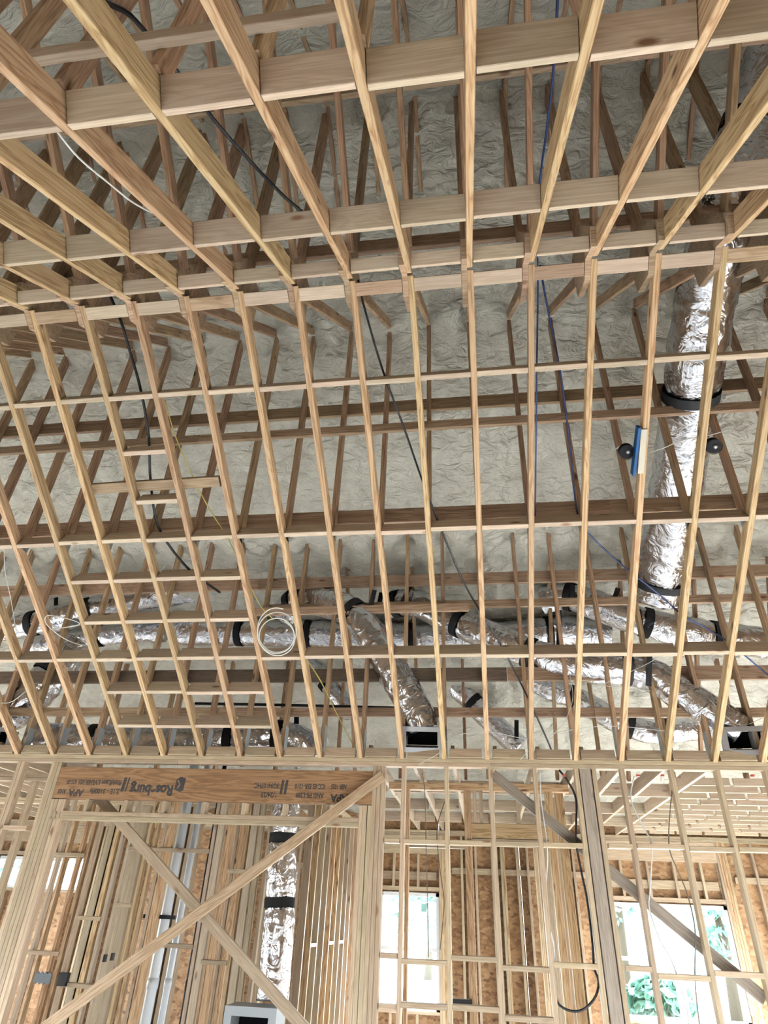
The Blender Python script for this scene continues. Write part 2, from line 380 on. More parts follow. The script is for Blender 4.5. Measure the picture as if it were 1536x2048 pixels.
def block(k, y, h, far, flat=False, mat=W_BLOCK, dy=0.0):
    g = 0.0035; xa, xb = xk(k) + TH / 2 + g, xk(k + 1) - TH / 2 - g
    if far:
        n = V((0, SN, CS)); d = V((0, CS, -SN)); p = V((0, y + dy, zfar(y + dy)))
    else:
        n = V((0, -SN, CS)); d = V((0, CS, SN)); p = V((0, y + dy, znear(y + dy))); xa -= 0.006; xb -= 0.006
    if flat: c = p + d * (h / 2) + n * (TH / 2); wd = d
    else: c = p + d * (TH / 2) + n * (h / 2); wd = n
    board('blocking', V((xa, 0, 0)) + c, V((xb, 0, 0)) + c, h, TH, wd, CEIL, mat)
for k in range(-16, 9):
    if k >= -15: block(k, 3.2625, 0.115, True, dy=rj(0.008)); 
    block(k, 4.2803, 0.14, True, dy=rj(0.008)); block(k, 5.2973, 0.14, True, dy=rj(0.007))
    if k >= -12:
        # flat nailer under the ridge and ridge block on the near side
        xa, xb = xk(k) + TH / 2 + 0.001, xk(k + 1) - 1.5 * TH - 0.006
        n = V((0, SN, CS)); d = V((0, CS, -SN)); c = V((0, YR + 0.012, zfar(YR + 0.012))) + d * 0.0445 + n * (TH / 2)
        board('ridge_blocking', V((xa, 0, 0)) + c, V((xb, 0, 0)) + c, 0.089, TH, d, CEIL, W_BRACE if k % 3 == 0 else W_BLOCK)
        n = V((0, -SN, CS)); d = V((0, CS, SN)); y = 2.555; c = V((0, y, znear(y))) + d * (TH / 2) + n * 0.0445
        board('ridge_blocking', V((xa, 0, 0)) + c, V((xb, 0, 0)) + c, 0.089, TH, n, CEIL, W_BLOCK)
for k in range(-12, 9): block(k, 2.035, 0.14, False, dy=rj(0.012))
for k in range(-10, 9): block(k, 1.052, 0.14, False, dy=rj(0.014))
# extra rows of blocking in four bays, and two single blocks
for (y, ks) in ((4.595, range(-10, -6)), (4.95, range(-10, -6)), (5.62, range(-10, -6)), (5.96, range(-10, -6))):
    for k in ks: block(k, y, 0.14, True, dy=rj(0.006))
block(-8, 3.63, 0.14, True); block(-8, 3.985, 0.14, True)
p = atFar(188, 977, 0.11); q = atFar(440, 962, 0.11)
board('nailer', p, q, 0.089, TH, (0, CS, -SN), CEIL, W_BRACE)

# ------------------------------------------------------------------ middle wall: studs, header, plates
YW = 6.296; YC = YW + 0.0445
WM = structure('wall_middle', 'open stud partition under the far edge of the vaulted ceiling')
PT = 3.036; PB = 2.912
def plate(y, z, x0, x1, w=0.089, mat=W_STUD, parent=WM, name='top_plate', th=TH, cut=4.2):
    x = x0
    while x < x1 - 0.05:
        e = min(x + cut, x1); board(name, (x, y, z), (e, y, z), w, th, (0, 1, 0), parent, mat); x = e + 0.003
plate(YC, PT - 0.019, -9.2, 4.9); plate(YC, PT - 0.058, -9.2, 4.9, cut=3.1); 
# bird blocks between the rafter heels
for k in range(-16, 9):
    if k < 9: board('heel_block', (xk(k) + 0.05, YW + 0.02, PT + 0.045), (xk(k + 1) - 0.05, YW + 0.02, PT + 0.045), 0.089, TH, (0, 0.25, 1), WM, W_STUD)
def stud(x, z0, z1, parent=WM, y=YC, mat=W_STUD, d=0.089, name='stud', th=TH, lean=0.0):
    return board(name, (x, y, z0), (x + lean, y, z1), d, th, (0, 1, 0), parent, mat)
PB2 = PT - 0.078
# king and trimmer studs either side of the wide opening
for i in range(7):
    x = -4.345 + i * 0.0395
    stud(x, 0, PB2 if i < 3 else 2.61, lean=rj(0.004))
for i in range(6):
    stud(-1.105 + i * 0.0395, 0, PB2 if i > 2 else 2.61, lean=rj(0.004))
for x in (-7.2, -6.79, -6.39, -5.98, -5.57, -5.16, -4.73, -4.69): stud(x, 0, PB2)
for x in (-0.717, -0.307, 0.098, 0.508, 0.884, 1.04, 1.297, 1.722, 2.117, 2.53, 2.94, 3.35, 3.76, 4.17): stud(x, 0, PB2, lean=rj(0.006))
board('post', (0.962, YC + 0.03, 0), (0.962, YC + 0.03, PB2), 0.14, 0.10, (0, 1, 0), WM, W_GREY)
# ladder plate under the header with cripples above it
plate(YC, 2.486, -4.21, -1.125, name='sill_plate'); plate(YC, 2.447, -4.21, -1.125, name='sill_plate')
for x in (-3.86, -3.45, -3.05, -2.64, -2.24, -1.84, -1.43): stud(x, 2.506, 2.612, name='cripple_stud')
def wblock(x0, x1, z, w=TH, y=YC, parent=WM, flat=True, mat=W_STUD, d=0.089):
    board('blocking', (x0 + 0.02, y, z), (x1 - 0.02, y, z), d if flat else w, w if flat else TH, (0, 1, 0) if flat else (0, 0, 1), parent, mat)
xs = [-0.895, -0.717, -0.307, 0.098, 0.508, 0.884]
for a, b in zip(xs, xs[1:]): wblock(a, b, 2.325 + rj(0.006))
for (a, b, z) in ((-0.895, -0.717, 1.475), (-0.717, -0.307, 1.445), (-0.307, 0.098, 1.485), (0.098, 0.508, 1.437), (0.508, 0.884, 1.475), (1.06, 1.297, 1.478), (1.297, 1.722, 1.437), (1.722, 2.117, 1.474),
                  (1.06, 1.297, 2.335), (1.297, 1.722, 2.34), (1.722, 2.117, 2.33), (2.117, 2.53, 2.335), (-0.895, -0.717, 1.14), (-0.717, -0.307, 1.16), (-0.307, 0.098, 1.165), (0.098, 0.508, 1.12), (1.06, 1.297, 1.1), (-5.57, -5.16, 2.33), (-5.16, -4.79, 2.36), (-4.79, -4.40, 2.345)):
    wblock(a, b, z)
# header beam with its stamped print
HB = empty('header_beam', (-2.63, YW, 2.617), label='reddish laminated timber header beam stamped with upside-down black lettering', cat='beam')
board('beam', (-4.245, YW + 0.047, 2.7655), (-1.0, YW + 0.047, 2.7655), 0.295, 0.09, (0, 0, 1), HB, W_LVL)
def stamp(txt, x, z, size, bold=0.0, sx=1.0):
    cu = bpy.data.curves.new('lettering', 'FONT'); cu.body = txt; cu.size = size; cu.extrude = 0.0004; cu.offset = bold; cu.align_x = 'LEFT'
    cu.materials.append(M_INK); o = link('lettering', cu)
    # facing the room (-Y) and turned upside down: the text runs towards -x
    m = Matrix(((-sx, 0, 0, x), (0, 0, -1, YW + 0.0012), (0, -1, 0, z), (0, 0, 0, 1)))
    place(o, m, HB); return o
stamp('Roseburg', -2.985, 2.752, 0.13, 0.0055, 0.9)
stamp('RigidLam LVL', -3.545, 2.79, 0.064, 0.002, 0.9); stamp('2.1E - 3100Fb', -3.545, 2.71, 0.064, 0.002, 0.88)
stamp('APA', -3.925, 2.70, 0.09, 0.003, 0.95); stamp('NER 1025  ICC-ES', -3.86, 2.79, 0.058, 0.002, 0.62); stamp('ANSI', -4.115, 2.70, 0.058, 0.002, 0.7)
stamp('APA', -1.235, 2.70, 0.095, 0.003, 0.95); stamp('NER 1025', -1.255, 2.787, 0.058, 0.002, 0.62)
stamp('ICC-ES ESR-1210', -1.46, 2.787, 0.062, 0.002, 0.68); stamp('ANSI PR-L289', -1.47, 2.708, 0.062, 0.002, 0.75)
stamp('6/24/23', -1.925, 2.705, 0.062, 0.002, 0.85); stamp('3G94607HC', -1.915, 2.787, 0.062, 0.002, 0.78)
def inkbar(x0, x1, z0, z1, sk=0.012):
    meshobj('ink_bar', [(x0, YW + 0.001, z0), (x1, YW + 0.001, z0), (x1 + sk, YW + 0.001, z1), (x0 + sk, YW + 0.001, z1), (x0, YW + 0.0016, z0), (x1, YW + 0.0016, z0), (x1 + sk, YW + 0.0016, z1), (x0 + sk, YW + 0.0016, z1)], BF, M_INK, HB)
inkbar(-3.535, -3.505, 2.69, 2.82); inkbar(-1.905, -1.88, 2.69, 2.82); inkbar(-1.865, -1.84, 2.69, 2.82); inkbar(-3.49, -3.475, 2.69, 2.82)
# the maker's emblem: a dark hexagon with a notch
ex, ez = -2.93, 2.765
hexa = [(-0.045, -0.05), (0.02, -0.07), (0.05, -0.05), (0.055, 0.055), (0.0, 0.07), (-0.04, 0.045)]
o = meshobj('emblem', [(ex + a, YW + 0.0008, ez + b) for a, b in hexa] + [(ex + a, YW + 0.0016, ez + b) for a, b in hexa], [tuple(range(5, -1, -1)), tuple(range(6, 12))] + [(i, (i + 1) % 6, 6 + (i + 1) % 6, 6 + i) for i in range(6)], M_INK, HB)
meshobj('emblem_notch', [(ex + a, YW - 0.0003 + d, ez + b) for d in (0, 0.001) for a, b in ((-0.02, 0.04), (0.012, 0.0), (-0.01, -0.04), (-0.022, -0.036), (-0.004, 0.0), (-0.03, 0.034))], [(5, 4, 3, 2, 1, 0), (6, 7, 8, 9, 10, 11)] + [(i, (i + 1) % 6, 6 + (i + 1) % 6, 6 + i) for i in range(6)], W_LVL, HB)
# temporary diagonal braces
def brace(p, q, label, y, mat=W_BRACE):
    a = atY(*p, y); b = atY(*q, y); d = (b - a).normalized(); n = V((-d.z, 0, d.x))
    o = board('diagonal_brace', a, b, 0.089, TH, n, None, mat); tag(o, label, 'brace', 'temporary wall braces'); return o
brace((766, 1551), (60, 2078), 'brown diagonal brace running down from the header beam end across the wide opening', YW - 0.022)
brace((190, 1588), (625, 2075), 'pale diagonal brace crossing behind the brown one, pointing down towards the grey box', YW + 0.14, W_STUD)
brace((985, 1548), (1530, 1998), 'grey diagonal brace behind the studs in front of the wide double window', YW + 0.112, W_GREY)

# ------------------------------------------------------------------ back room: flat ceiling joists
CB = structure('ceiling_back', 'flat joist ceiling of the room behind the stud partition')
YB = 11.9
for x in [-7.9 + 0.4064 * i for i in range(0, 26)]:
    if x < -4.3 or x > 1.2 or (-1.3 < x): 
        board('joist', (x + (1.377 - (-7.9 + 0.4064 * 23)), 6.42, 3.04 + 0.07), (x + (1.377 - (-7.9 + 0.4064 * 23)), YB, 3.04 + 0.07), 0.14, TH, (0, 0, 1), CB, W_BLOCK)
jx = [1.377 + 0.415 * i for i in range(-7, 9)]
for a, b in zip(jx, jx[1:]):
    rows = [8.24, 9.6, 10.83] if b < 2.3 else [7.5 + 0.41 * i for i in range(11)]
    dd = 0.14 if b < 2.3 else 0.075
    for y in rows: board('blocking', (a + 0.02, y, 3.04 + dd / 2), (b - 0.02, y, 3.04 + dd / 2), dd, TH, (0, 0, 1), CB, W_BLOCK)

# ------------------------------------------------------------------ back exterior wall with windows
WB = structure('wall_back', 'exterior wall of studs and strand board with two big windows')
TB = 3.04
wins = [(-8.75, -7.0, 1.95, 2.44), (-1.70, -0.73, 0.60, 2.12), (1.92, 3.66, 0.66, 2.10)]
def sheath(parent, y, x0, x1, wins, z1=TB, th=0.012):
    xs = sorted({x0, x1} | {w[0] for w in wins} | {w[1] for w in wins})
    for a, b in zip(xs, xs[1:]):
        n = max(1, round((b - a) / 1.22))
        for i in range(n):
            p, q = a + (b - a) * i / n, a + (b - a) * (i + 1) / n
            hit = [w for w in wins if w[0] <= p + 1e-6 and w[1] >= q - 1e-6]
            spans = [(0, z1)] if not hit else [(0, hit[0][2]), (hit[0][3], z1)]
            for s0, s1 in spans: box('sheathing_panel', (p + 0.002, y, s0), (q - 0.002, y + th, s1), M_OSB, parent)
sheath(WB, YB + 0.092, -9.3, 5.0, wins, 3.5)
for (dz) in (0.019, 0.058): plate(YB + 0.045, TB - dz, -9.3, 5.0, parent=WB, name='top_plate')
def extstuds(x0, x1, step=0.4064):
    x = x0
    while x < x1:
        w_ = [w for w in wins if w[0] - 0.03 < x < w[1] + 0.03]
        if not w_: stud(x, 0, TB - 0.078, WB, YB + 0.045)
        else:
            stud(x, w_[0][3] + 0.08, TB - 0.36, WB, YB + 0.045, name='cripple_stud'); stud(x, 0, w_[0][2] - 0.04, WB, YB + 0.045, name='cripple_stud')
        x += step
extstuds(-9.2, 5.0)
for x in (-0.35, -0.12, 0.22, 0.30, 0.34, 0.72, 1.02, 1.10, 1.45): stud(x, 0, TB - 0.078, WB, YB + 0.045, mat=random.choice([W_STUD, W_CHORD]))
for (a, b, z0, z1) in wins:
    for s, x in ((-1, a), (1, b)):
        for i in range(4 if s > 0 else 2): stud(x + s * (0.022 + 0.0395 * i), 0, TB - 0.078, WB, YB + 0.045, mat=W_CHORD if i else W_STUD)
    board('window_header', (a - 0.03, YB + 0.045, TB - 0.22), (b + 0.03, YB + 0.045, TB - 0.22), 0.28, 0.085, (0, 0, 1), WB, W_STUD)
    board('header_plate', (a, YB + 0.045, z1 + 0.055), (b, YB + 0.045, z1 + 0.055), 0.089, 0.06, (0, 1, 0), WB, W_STUD)
    board('rough_sill', (a, YB + 0.045, z0 - 0.02), (b, YB + 0.045, z0 - 0.02), 0.089, TH, (0, 1, 0), WB, W_STUD)
    wblock(a - 1.6, a - 0.1, 2.45, y=YB + 0.05, parent=WB, flat=False, w=0.089); wblock(b + 0.2, b + 1.2, 2.45, y=YB + 0.05, parent=WB, flat=False, w=0.089)
    wblock(a + 0.02, b - 0.02, 2.36, y=YB + 0.06, parent=WB, flat=False, w=0.12) if z0 < 1 else None
def window(n, a, b, z0, z1, cols, y, rows=(0.5,)):
    o = empty('window_%d' % n, ((a + b) / 2, y, z0), label=['', 'small high window far behind the layered post', 'tall single window behind the narrow studs', 'wide double window with white frame behind the grey brace'][n], kind='structure')
    f = 0.05
    for p, q in (((a, z0), (b, z0 + f)), ((a, z1 - f), (b, z1)), ((a, z0), (a + f, z1)), ((b - f, z0), (b, z1))):
        box('window_frame', (p[0], y - 0.03, p[1]), (q[0], y + 0.05, q[1]), M_VINYL, o)
    for c in range(1, cols):
        x = a + (b - a) * c / cols; box('mullion', (x - 0.06, y - 0.03, z0 + f), (x + 0.06, y + 0.05, z1 - f), M_VINYL, o)
    for c in range(cols):
        p, q = a + (b - a) * c / cols + f * 0.9, a + (b - a) * (c + 1) / cols - f * 0.9
        for r in rows:
            z = z0 + (z1 - z0) * r; box('meeting_rail', (p, y - 0.02, z - 0.025), (q, y + 0.03, z + 0.025), M_VINYL, o)
        zz = [z0 + f] + [z0 + (z1 - z0) * r for r in rows] + [z1 - f]
        for s0, s1 in zip(zz, zz[1:]): box('pane', (p, y, s0), (q, y + 0.005, s1), M_GLASS, o)
window(1, *wins[0], 2, YB + 0.05, ()); window(2, *wins[1], 1, YB + 0.05); window(3, *wins[2], 2, YB + 0.05)
box('sticker', (-1.02, YB + 0.035, 1.86), (-0.93, YB + 0.049, 1.97), M_SIDING, bpy.data.objects['window_2'])
# ------------------------------------------------------------------ inner partitions behind the wide opening
def cx(px, py, Y): return atY(px, py, Y).x
WI = structure('wall_inner_1', 'crowded inner stud wall seen through the wide opening')
Y1 = 7.45
plate(Y1, TB - 0.02, -7.2, -2.0, parent=WI); plate(Y1, TB - 0.06, -7.2, -2.0, parent=WI)
for px in (-60, -20, 45, 80, 122, 140, 152, 205, 222, 262, 276, 292, 306, 400, 413, 436, 470, 484, 500, 516): board('stud', (cx(px, 1850, Y1), Y1, 0), (cx(px, 1850, Y1) + rj(0.01), Y1, TB - 0.08), random.choice([0.038, 0.089, 0.076]), 0.06, (1, 0, 0), WI, random.choice([W_STUD, W_STUD, W_BLOCK, W_CHORD]))
for (a, b, z) in ((45, 140, 1.3), (222, 262, 1.75), (306, 400, 1.42), (152, 205, 1.62), (413, 470, 1.3), (436, 484, 2.1), (45, 140, 2.2), (222, 400, 2.28), (152, 222, 1.05)):
    wblock(cx(a, 1850, Y1), cx(b, 1850, Y1), z, y=Y1, parent=WI)
WI2 = structure('wall_inner_2', 'second inner stud wall with boxed posts behind the crowded one')
Y2 = 9.3
plate(Y2, TB - 0.02, -8.4, -2.0, parent=WI2); plate(Y2, TB - 0.06, -8.4, -2.0, parent=WI2)
for px in (30, 95, 180, 190, 232, 246, 320, 338, 352, 366, 425, 446, 458, 492, 528, 600, 612): stud(cx(px, 1850, Y2), 0, TB - 0.08, WI2, Y2, d=0.10, th=random.choice([0.038, 0.115, 0.089]), mat=random.choice([W_STUD, W_CHORD, W_STUD]), lean=rj(0.01))
for (a, b) in ((180, 246), (320, 366), (425, 458)):
    box('sheathing_panel', (cx(a, 1850, Y2), Y2 + 0.08, 0), (cx(b, 1850, Y2), Y2 + 0.092, 2.7), M_OSB, WI2)
WI3 = structure('wall_inner_3', 'inner stud wall running back towards the windows beside the tall duct')
xw = -2.02
for i in range(12):
    y = 8.1 + 0.335 * i; board('stud', (xw, y, 0), (xw, y, TB - 0.08), 0.089, TH, (1, 0, 0), WI3, random.choice([W_STUD, W_CHORD, W_STUD]))
board('top_plate', (xw, 7.9, TB - 0.04), (xw, YB, TB - 0.04), 0.089, 0.076, (1, 0, 0), WI3, W_STUD)
for y in (8.43, 9.44, 10.11): board('blocking', (xw, y + 0.03, 1.45), (xw, y + 0.30, 1.45), 0.089, TH, (1, 0, 0), WI3, W_STUD)
# doorway wall in the centre
WI4 = structure('wall_inner_4', 'inner doorway frame with lintel and cripple studs behind the narrow studs')
Y4 = 7.5
xl, xr = cx(775, 1700, Y4), cx(1150, 1700, Y4)
board('top_plate', (xl, Y4, 2.985), (xr, Y4, 2.985), 0.089, 0.076, (0, 1, 0), WI4, W_CHORD)
board('lintel', (cx(941, 1660, Y4), Y4, 2.555), (cx(1112, 1660, Y4), Y4, 2.555), 0.14, 0.085, (0, 0, 1), WI4, W_CHORD)
for px, z0 in ((815, 0), (934, 0), (941, 0), (953, 2.63), (966, 2.63), (1042, 2.63), (1103, 0), (1110, 0)): stud(cx(px, 1700, Y4), z0, 2.947, WI4, Y4, mat=W_CHORD if z0 == 0 else W_STUD)
wblock(cx(815, 1700, Y4), cx(934, 1700, Y4), 2.40, y=Y4, parent=WI4); wblock(cx(934, 1700, Y4) - 0.02, cx(1103, 1700, Y4), 2.46, y=Y4, parent=WI4)
WI5 = structure('wall_inner_5', 'inner stud wall running back beside the thick grey post')
xw5 = cx(1140, 1800, 7.6)
for i in range(13):
    y = 7.62 + 0.34 * i; board('stud', (xw5, y, 0), (xw5, y, TB - 0.08), 0.089, TH, (1, 0, 0), WI5, random.choice([W_STUD, W_CHORD, W_STUD]))
    if i % 3 == 0: board('stud', (xw5, y + 0.04, 0), (xw5, y + 0.04, TB - 0.08), 0.089, TH, (1, 0, 0), WI5, W_STUD)
board('top_plate', (xw5, 7.5, TB - 0.04), (xw5, YB, TB - 0.04), 0.089, 0.076, (1, 0, 0), WI5, W_STUD)

# white and black plumbing pipes in the crowded wall
def pipe(px0, px1, Y, r, mat, label, z1=3.4):
    xa = cx((px0 + px1) / 2, 1850, Y)
    o = tube('vent_pipe', [V((xa, Y, 0)), V((xa, Y, 1.2)), V((xa, Y, 1.22)), V((xa, Y, z1))], lambda i, a, p: r * (1.0), mat, None, 16)
    tag(o, label, 'pipe'); 
    for z in (1.05,): tube('coupling', [V((xa, Y, z)), V((xa, Y, z + 0.09))], r * 1.14, mat, o, 16)
    return o
pipe(318, 338, 7.55, 0.052, M_PVC, 'thick white vertical pipe between the crowded studs')
pipe(352, 362, 7.62, 0.034, M_PVC, 'thin white vertical pipe beside the thick one')
pipe(392, 400, 7.60, 0.025, M_BLACK, 'black vertical pipe between studs behind the crossing braces')
o = box('pipe_bracket', (cx(288, 1832, 7.5), 7.48, atY(288, 1836, 7.5).z), (cx(352, 1832, 7.5), 7.52, atY(288, 1828, 7.5).z), M_BLACK); tag(o, 'black flat bracket across the white pipes', 'bracket')

# ------------------------------------------------------------------ floor, ground, side wall
fl = box('floor', (-9.3, -1.3, -0.12), (5.0, 12.05, 0.0), M_SLAB); tag(fl, 'bare concrete slab floor', kind='structure')
gr = box('ground', (-60, -40, -0.5), (60, 90, -0.14), M_GROUND); tag(gr, 'dry bare ground outside', kind='structure')
WL = structure('wall_left', 'sheathed exterior wall at the far end of the hall')
meshobj('gable_panel', [(x, y, z) for x in (-9.30, -9.288) for y, z in ((-1.3, 3.1), (12.3, 3.1), (YH, zroof(YH)), (YR, 8.05), (-1.3, zroof(-1.3)))], [(4, 3, 2, 1, 0), (5, 6, 7, 8, 9)] + [(i, (i + 1) % 5, 5 + (i + 1) % 5, 5 + i) for i in range(5)], M_OSB, WL)

WN = structure('wall_near', 'sheathed exterior wall with one door opening behind the viewer')
sheath(WN, -1.06, -9.3, 5.0, [(-3.4, -1.4, 0.15, 2.3)], 3.1)
box('sheathing_panel', (-9.3, -1.06, 3.1), (5.0, -1.048, 5.45), M_OSB, WN)
for i in range(36):
    x = -9.2 + 0.4064 * i
    if not -3.45 < x < -1.35: stud(x, 0, 3.0, WN, -0.99)
board('header', (-3.5, -0.99, 2.43), (-1.3, -0.99, 2.43), 0.24, 0.09, (0, 0, 1), WN, W_LVL)
WR = structure('wall_right', 'sheathed exterior wall with two wide openings')
def sheath_x(parent, x, y0, y1, op, z1):
    ys = sorted({y0, y1} | {o[0] for o in op} | {o[1] for o in op})
    for a, b in zip(ys, ys[1:]):
        hit = [o for o in op if o[0] <= a + 1e-6 and o[1] >= b - 1e-6]
        n = max(1, round((b - a) / 1.22))
        for i in range(n):
            p, q = a + (b - a) * i / n, a + (b - a) * (i + 1) / n
            for s0, s1 in ([(0, z1)] if not hit else [(0, hit[0][2]), (hit[0][3], z1)]): box('sheathing_panel', (x, p + 0.002, s0), (x + 0.012, q - 0.002, s1), M_OSB, parent)
opl = [(2.6, 5.4, 0.3, 2.4), (7.5, 10.5, 0.7, 2.3)]  # unseen openings, set out to suit the added fill lamps
sheath_x(WL, -9.30, -1.06, 12.0, opl, 3.1)
for i in range(32):
    y = -0.9 + 0.4064 * i
    if not any(o[0] - 0.05 < y < o[1] + 0.05 for o in opl): board('stud', (-9.24, y, 0), (-9.24, y, 3.0), 0.089, TH, (1, 0, 0), WL, W_STUD)
ops = [(2.7, 5.5, 0.3, 2.4), (7.6, 11.2, 0.3, 2.4)]  # unseen openings, placed for the lamps added on this side
sheath_x(WR, 5.0, -1.06, 12.0, ops, 3.1)
for i in range(32):
    y = -0.9 + 0.4064 * i
    if not any(o[0] - 0.05 < y < o[1] + 0.05 for o in ops): board('stud', (4.95, y, 0), (4.95, y, 3.0), 0.089, TH, (1, 0, 0), WR, W_STUD)
meshobj('gable_panel', [(x, y, z) for x in (5.0, 5.012) for y, z in ((-1.06, 3.1), (12.0, 3.1), (12.0, zroof(12.0)), (YH, zroof(YH)), (YR, 8.05), (-1.06, zroof(-1.06)))], [(5, 4, 3, 2, 1, 0), (6, 7, 8, 9, 10, 11)] + [(i, (i + 1) % 6, 6 + (i + 1) % 6, 6 + i) for i in range(6)], M_OSB, WR)

# ------------------------------------------------------------------ flexible ducts
def duct(pts, r, label, bands=(), squash=1.0, rib=0.0):
    path = resample(catmull(pts, 12), 0.022); n = len(path); sd = random.uniform(0, 50)
    def rad(i, a, p):
        c = V((math.cos(a) * 2.2, math.sin(a) * 2.2, i * 0.022 * 5 + sd))
        d = noise.noise(c) * 0.085 + noise.noise(c * 3.1) * 0.05 + noise.noise(V((c.x * 1.2, c.y * 1.2, c.z * 4.2))) * 0.045
        rr = r * (1 + d * 0.8 + rib * math.sin(i * 1.25))
        for b in bands:
            db = abs(i - b * (n - 1)) * 0.022
            if db < 0.14: rr *= 1 - 0.10 * (1 - db / 0.14)
        return rr
    o = tube('flexible_duct', path, rad, M_FOIL, None, 30); tag(o, label, 'duct', 'foil ducts in the roof space')
    for b in bands:
        i = min(n - 3, max(2, int(b * (n - 1)))); seg = path[i - 2:i + 3]
        tube('band', seg, r * 1.02, M_TAPE, o, 26, False)
    return o
def pp(lst, lift=None): return [atY(a, b, y) for a, b, y in lst]
def ring(p, r): return None
duct(pp([(1580, 60, 2.2), (1515, 230, 2.65), (1450, 440, 3.05), (1412, 590, 3.6), (1392, 720, 4.05), (1367, 880, 4.75), (1345, 1020, 5.35), (1326, 1140, 5.95), (1316, 1200, 6.2)]), 0.235, 'large foil duct hanging from the ridge beside the round black box', (0.12, 0.56, 0.965))
duct(pp([(570, 1225, 6.9), (600, 1200, 6.7), (650, 1205, 6.55), (705, 1225, 6.45), (745, 1275, 6.4), (790, 1350, 6.4), (830, 1415, 6.42), (848, 1462, 6.45)]), 0.17, 'foil duct curling down to the square grey vent box beside the centre rafters', (0.09, 0.43), rib=0.012)
duct(pp([(780, 1210, 7.0), (830, 1205, 6.85), (890, 1232, 6.7), (955, 1262, 6.6), (1040, 1298, 6.55), (1120, 1325, 6.5), (1210, 1335, 6.5), (1290, 1345, 6.5), (1360, 1385, 6.48), (1430, 1430, 6.45), (1480, 1462, 6.45)]), 0.165, 'long foil duct snaking across to the bright vent box at the edge', (0.03, 0.26, 0.47, 0.72))
duct(pp([(1085, 1200, 7.1), (1130, 1192, 7.0), (1205, 1215, 6.9), (1290, 1245, 6.9), (1400, 1268, 7.0), (1500, 1282, 7.1), (1590, 1290, 7.2)]), 0.17, 'foil duct passing under the end of the large hanging duct', (0.12, 0.42, 0.68))
duct(pp([(350, 1262, 7.6), (480, 1264, 7.6), (620, 1268, 7.6), (760, 1272, 7.6), (900, 1278, 7.6), (1010, 1272, 7.6), (1115, 1262, 7.6), (1220, 1268, 7.6)]), 0.185, 'straight dull foil trunk duct lying behind the curling ducts', (0.165, 0.33, 0.57, 0.87))
duct(pp([(-60, 1262, 6.9), (20, 1255, 6.8), (90, 1242, 6.75), (170, 1222, 6.75), (240, 1205, 6.9), (310, 1192, 7.1), (400, 1185, 7.3)]), 0.16, 'upper foil duct at the left under the white wire loop', (0.33, 0.55))
duct(pp([(60, 1296, 7.5), (130, 1284, 7.5), (210, 1270, 7.5), (280, 1262, 7.5), (330, 1262, 7.5)]), 0.15, 'lower foil duct at the left beneath the upper one', (0.52,))
duct(pp([(150, 1290, 6.8), (110, 1340, 6.7), (70, 1385, 6.65), (30, 1420, 6.65), (-40, 1440, 6.7)]), 0.22, 'crumpled wide foil duct behind the leftmost rafters', (0.3,), rib=0.02)
duct(pp([(70, 1478, 6.75), (150, 1482, 6.75), (260, 1484, 6.8), (370, 1484, 6.8), (470, 1480, 6.8), (560, 1476, 6.8), (605, 1492, 6.85), (622, 1520, 6.9)]), 0.185, 'dull foil duct lying along the wall plate above the header beam', (0.22, 0.70, 0.86))
duct(pp([(900, 1360, 9.0), (940, 1400, 9.0), (990, 1450, 9.0), (1040, 1495, 9.0)]), 0.15, 'far foil duct sloping down behind the square grey vent box', (0.05, 0.35))
duct(pp([(1065, 1362, 8.6), (1110, 1382, 8.6), (1160, 1400, 8.6), (1230, 1440, 8.6), (1300, 1462, 8.6), (1400, 1455, 8.6)]), 0.15, 'far foil duct beneath the long snaking one', (0.25, 0.6, 0.8))
duct(pp([(600, 1290, 8.4), (625, 1330, 8.4), (670, 1385, 8.4), (700, 1420, 8.4)]), 0.13, 'far foil duct under the trunk duct left of centre', (0.6,))
duct([atY(578, 1560, 7.15), atY(572, 1640, 7.15), atY(566, 1700, 7.15), atY(560, 1800, 7.15), atY(553, 1900, 7.15), atY(545, 2000, 7.15)], 0.15, 'upright foil duct standing between studs behind the crossing braces', (0.30, 0.60))
# nylon straps carrying the ducts
def strap(px, y0, y1, Y, wd, label, tilt=0):
    a, b = atY(px + tilt, y0, Y), atY(px, y1, Y)
    o = board('duct_strap', a, b, wd, 0.004, (1, 0, 0), None, M_TAPE, 0.001); tag(o, label, 'strap', 'black duct straps')
for px, y0, y1, Y, t, l in ((597, 1155, 1195, 6.5, 0, 'black strap holding up the left end of the curling duct'), (735, 1180, 1240, 6.30, 14, 'black strap slanting across the curling duct by the centre'),
        (755, 1185, 1225, 6.62, 8, 'short black strap just behind the slanting one'), (800, 1168, 1215, 6.66, 22, 'black strap at the start of the long snaking duct'), (1118, 1220, 1290, 6.4, 0, 'black strap over the dull trunk duct beside the long duct'),
        (1145, 1170, 1210, 6.75, 0, 'black strap over the foil duct under the hanging one'), (1228, 1176, 1200, 6.9, 8, 'small folded black strap hanging from the brown runner'), (1285, 1218, 1275, 6.7, -8, 'black strap below the end of the large hanging duct'),
        (1297, 1310, 1372, 6.3, 2, 'black strap around the long duct near the edge'), (112, 1195, 1225, 6.9, 0, 'black strap above the upper duct at the left'), (593, 1428, 1465, 6.8, 0, 'black strap above the end of the duct on the wall plate'), (1033, 1440, 1478, 8.4, 0, 'black strap on a far duct right of the square vent box')):
    strap(px, y0, y1, Y, 0.055, l, t)
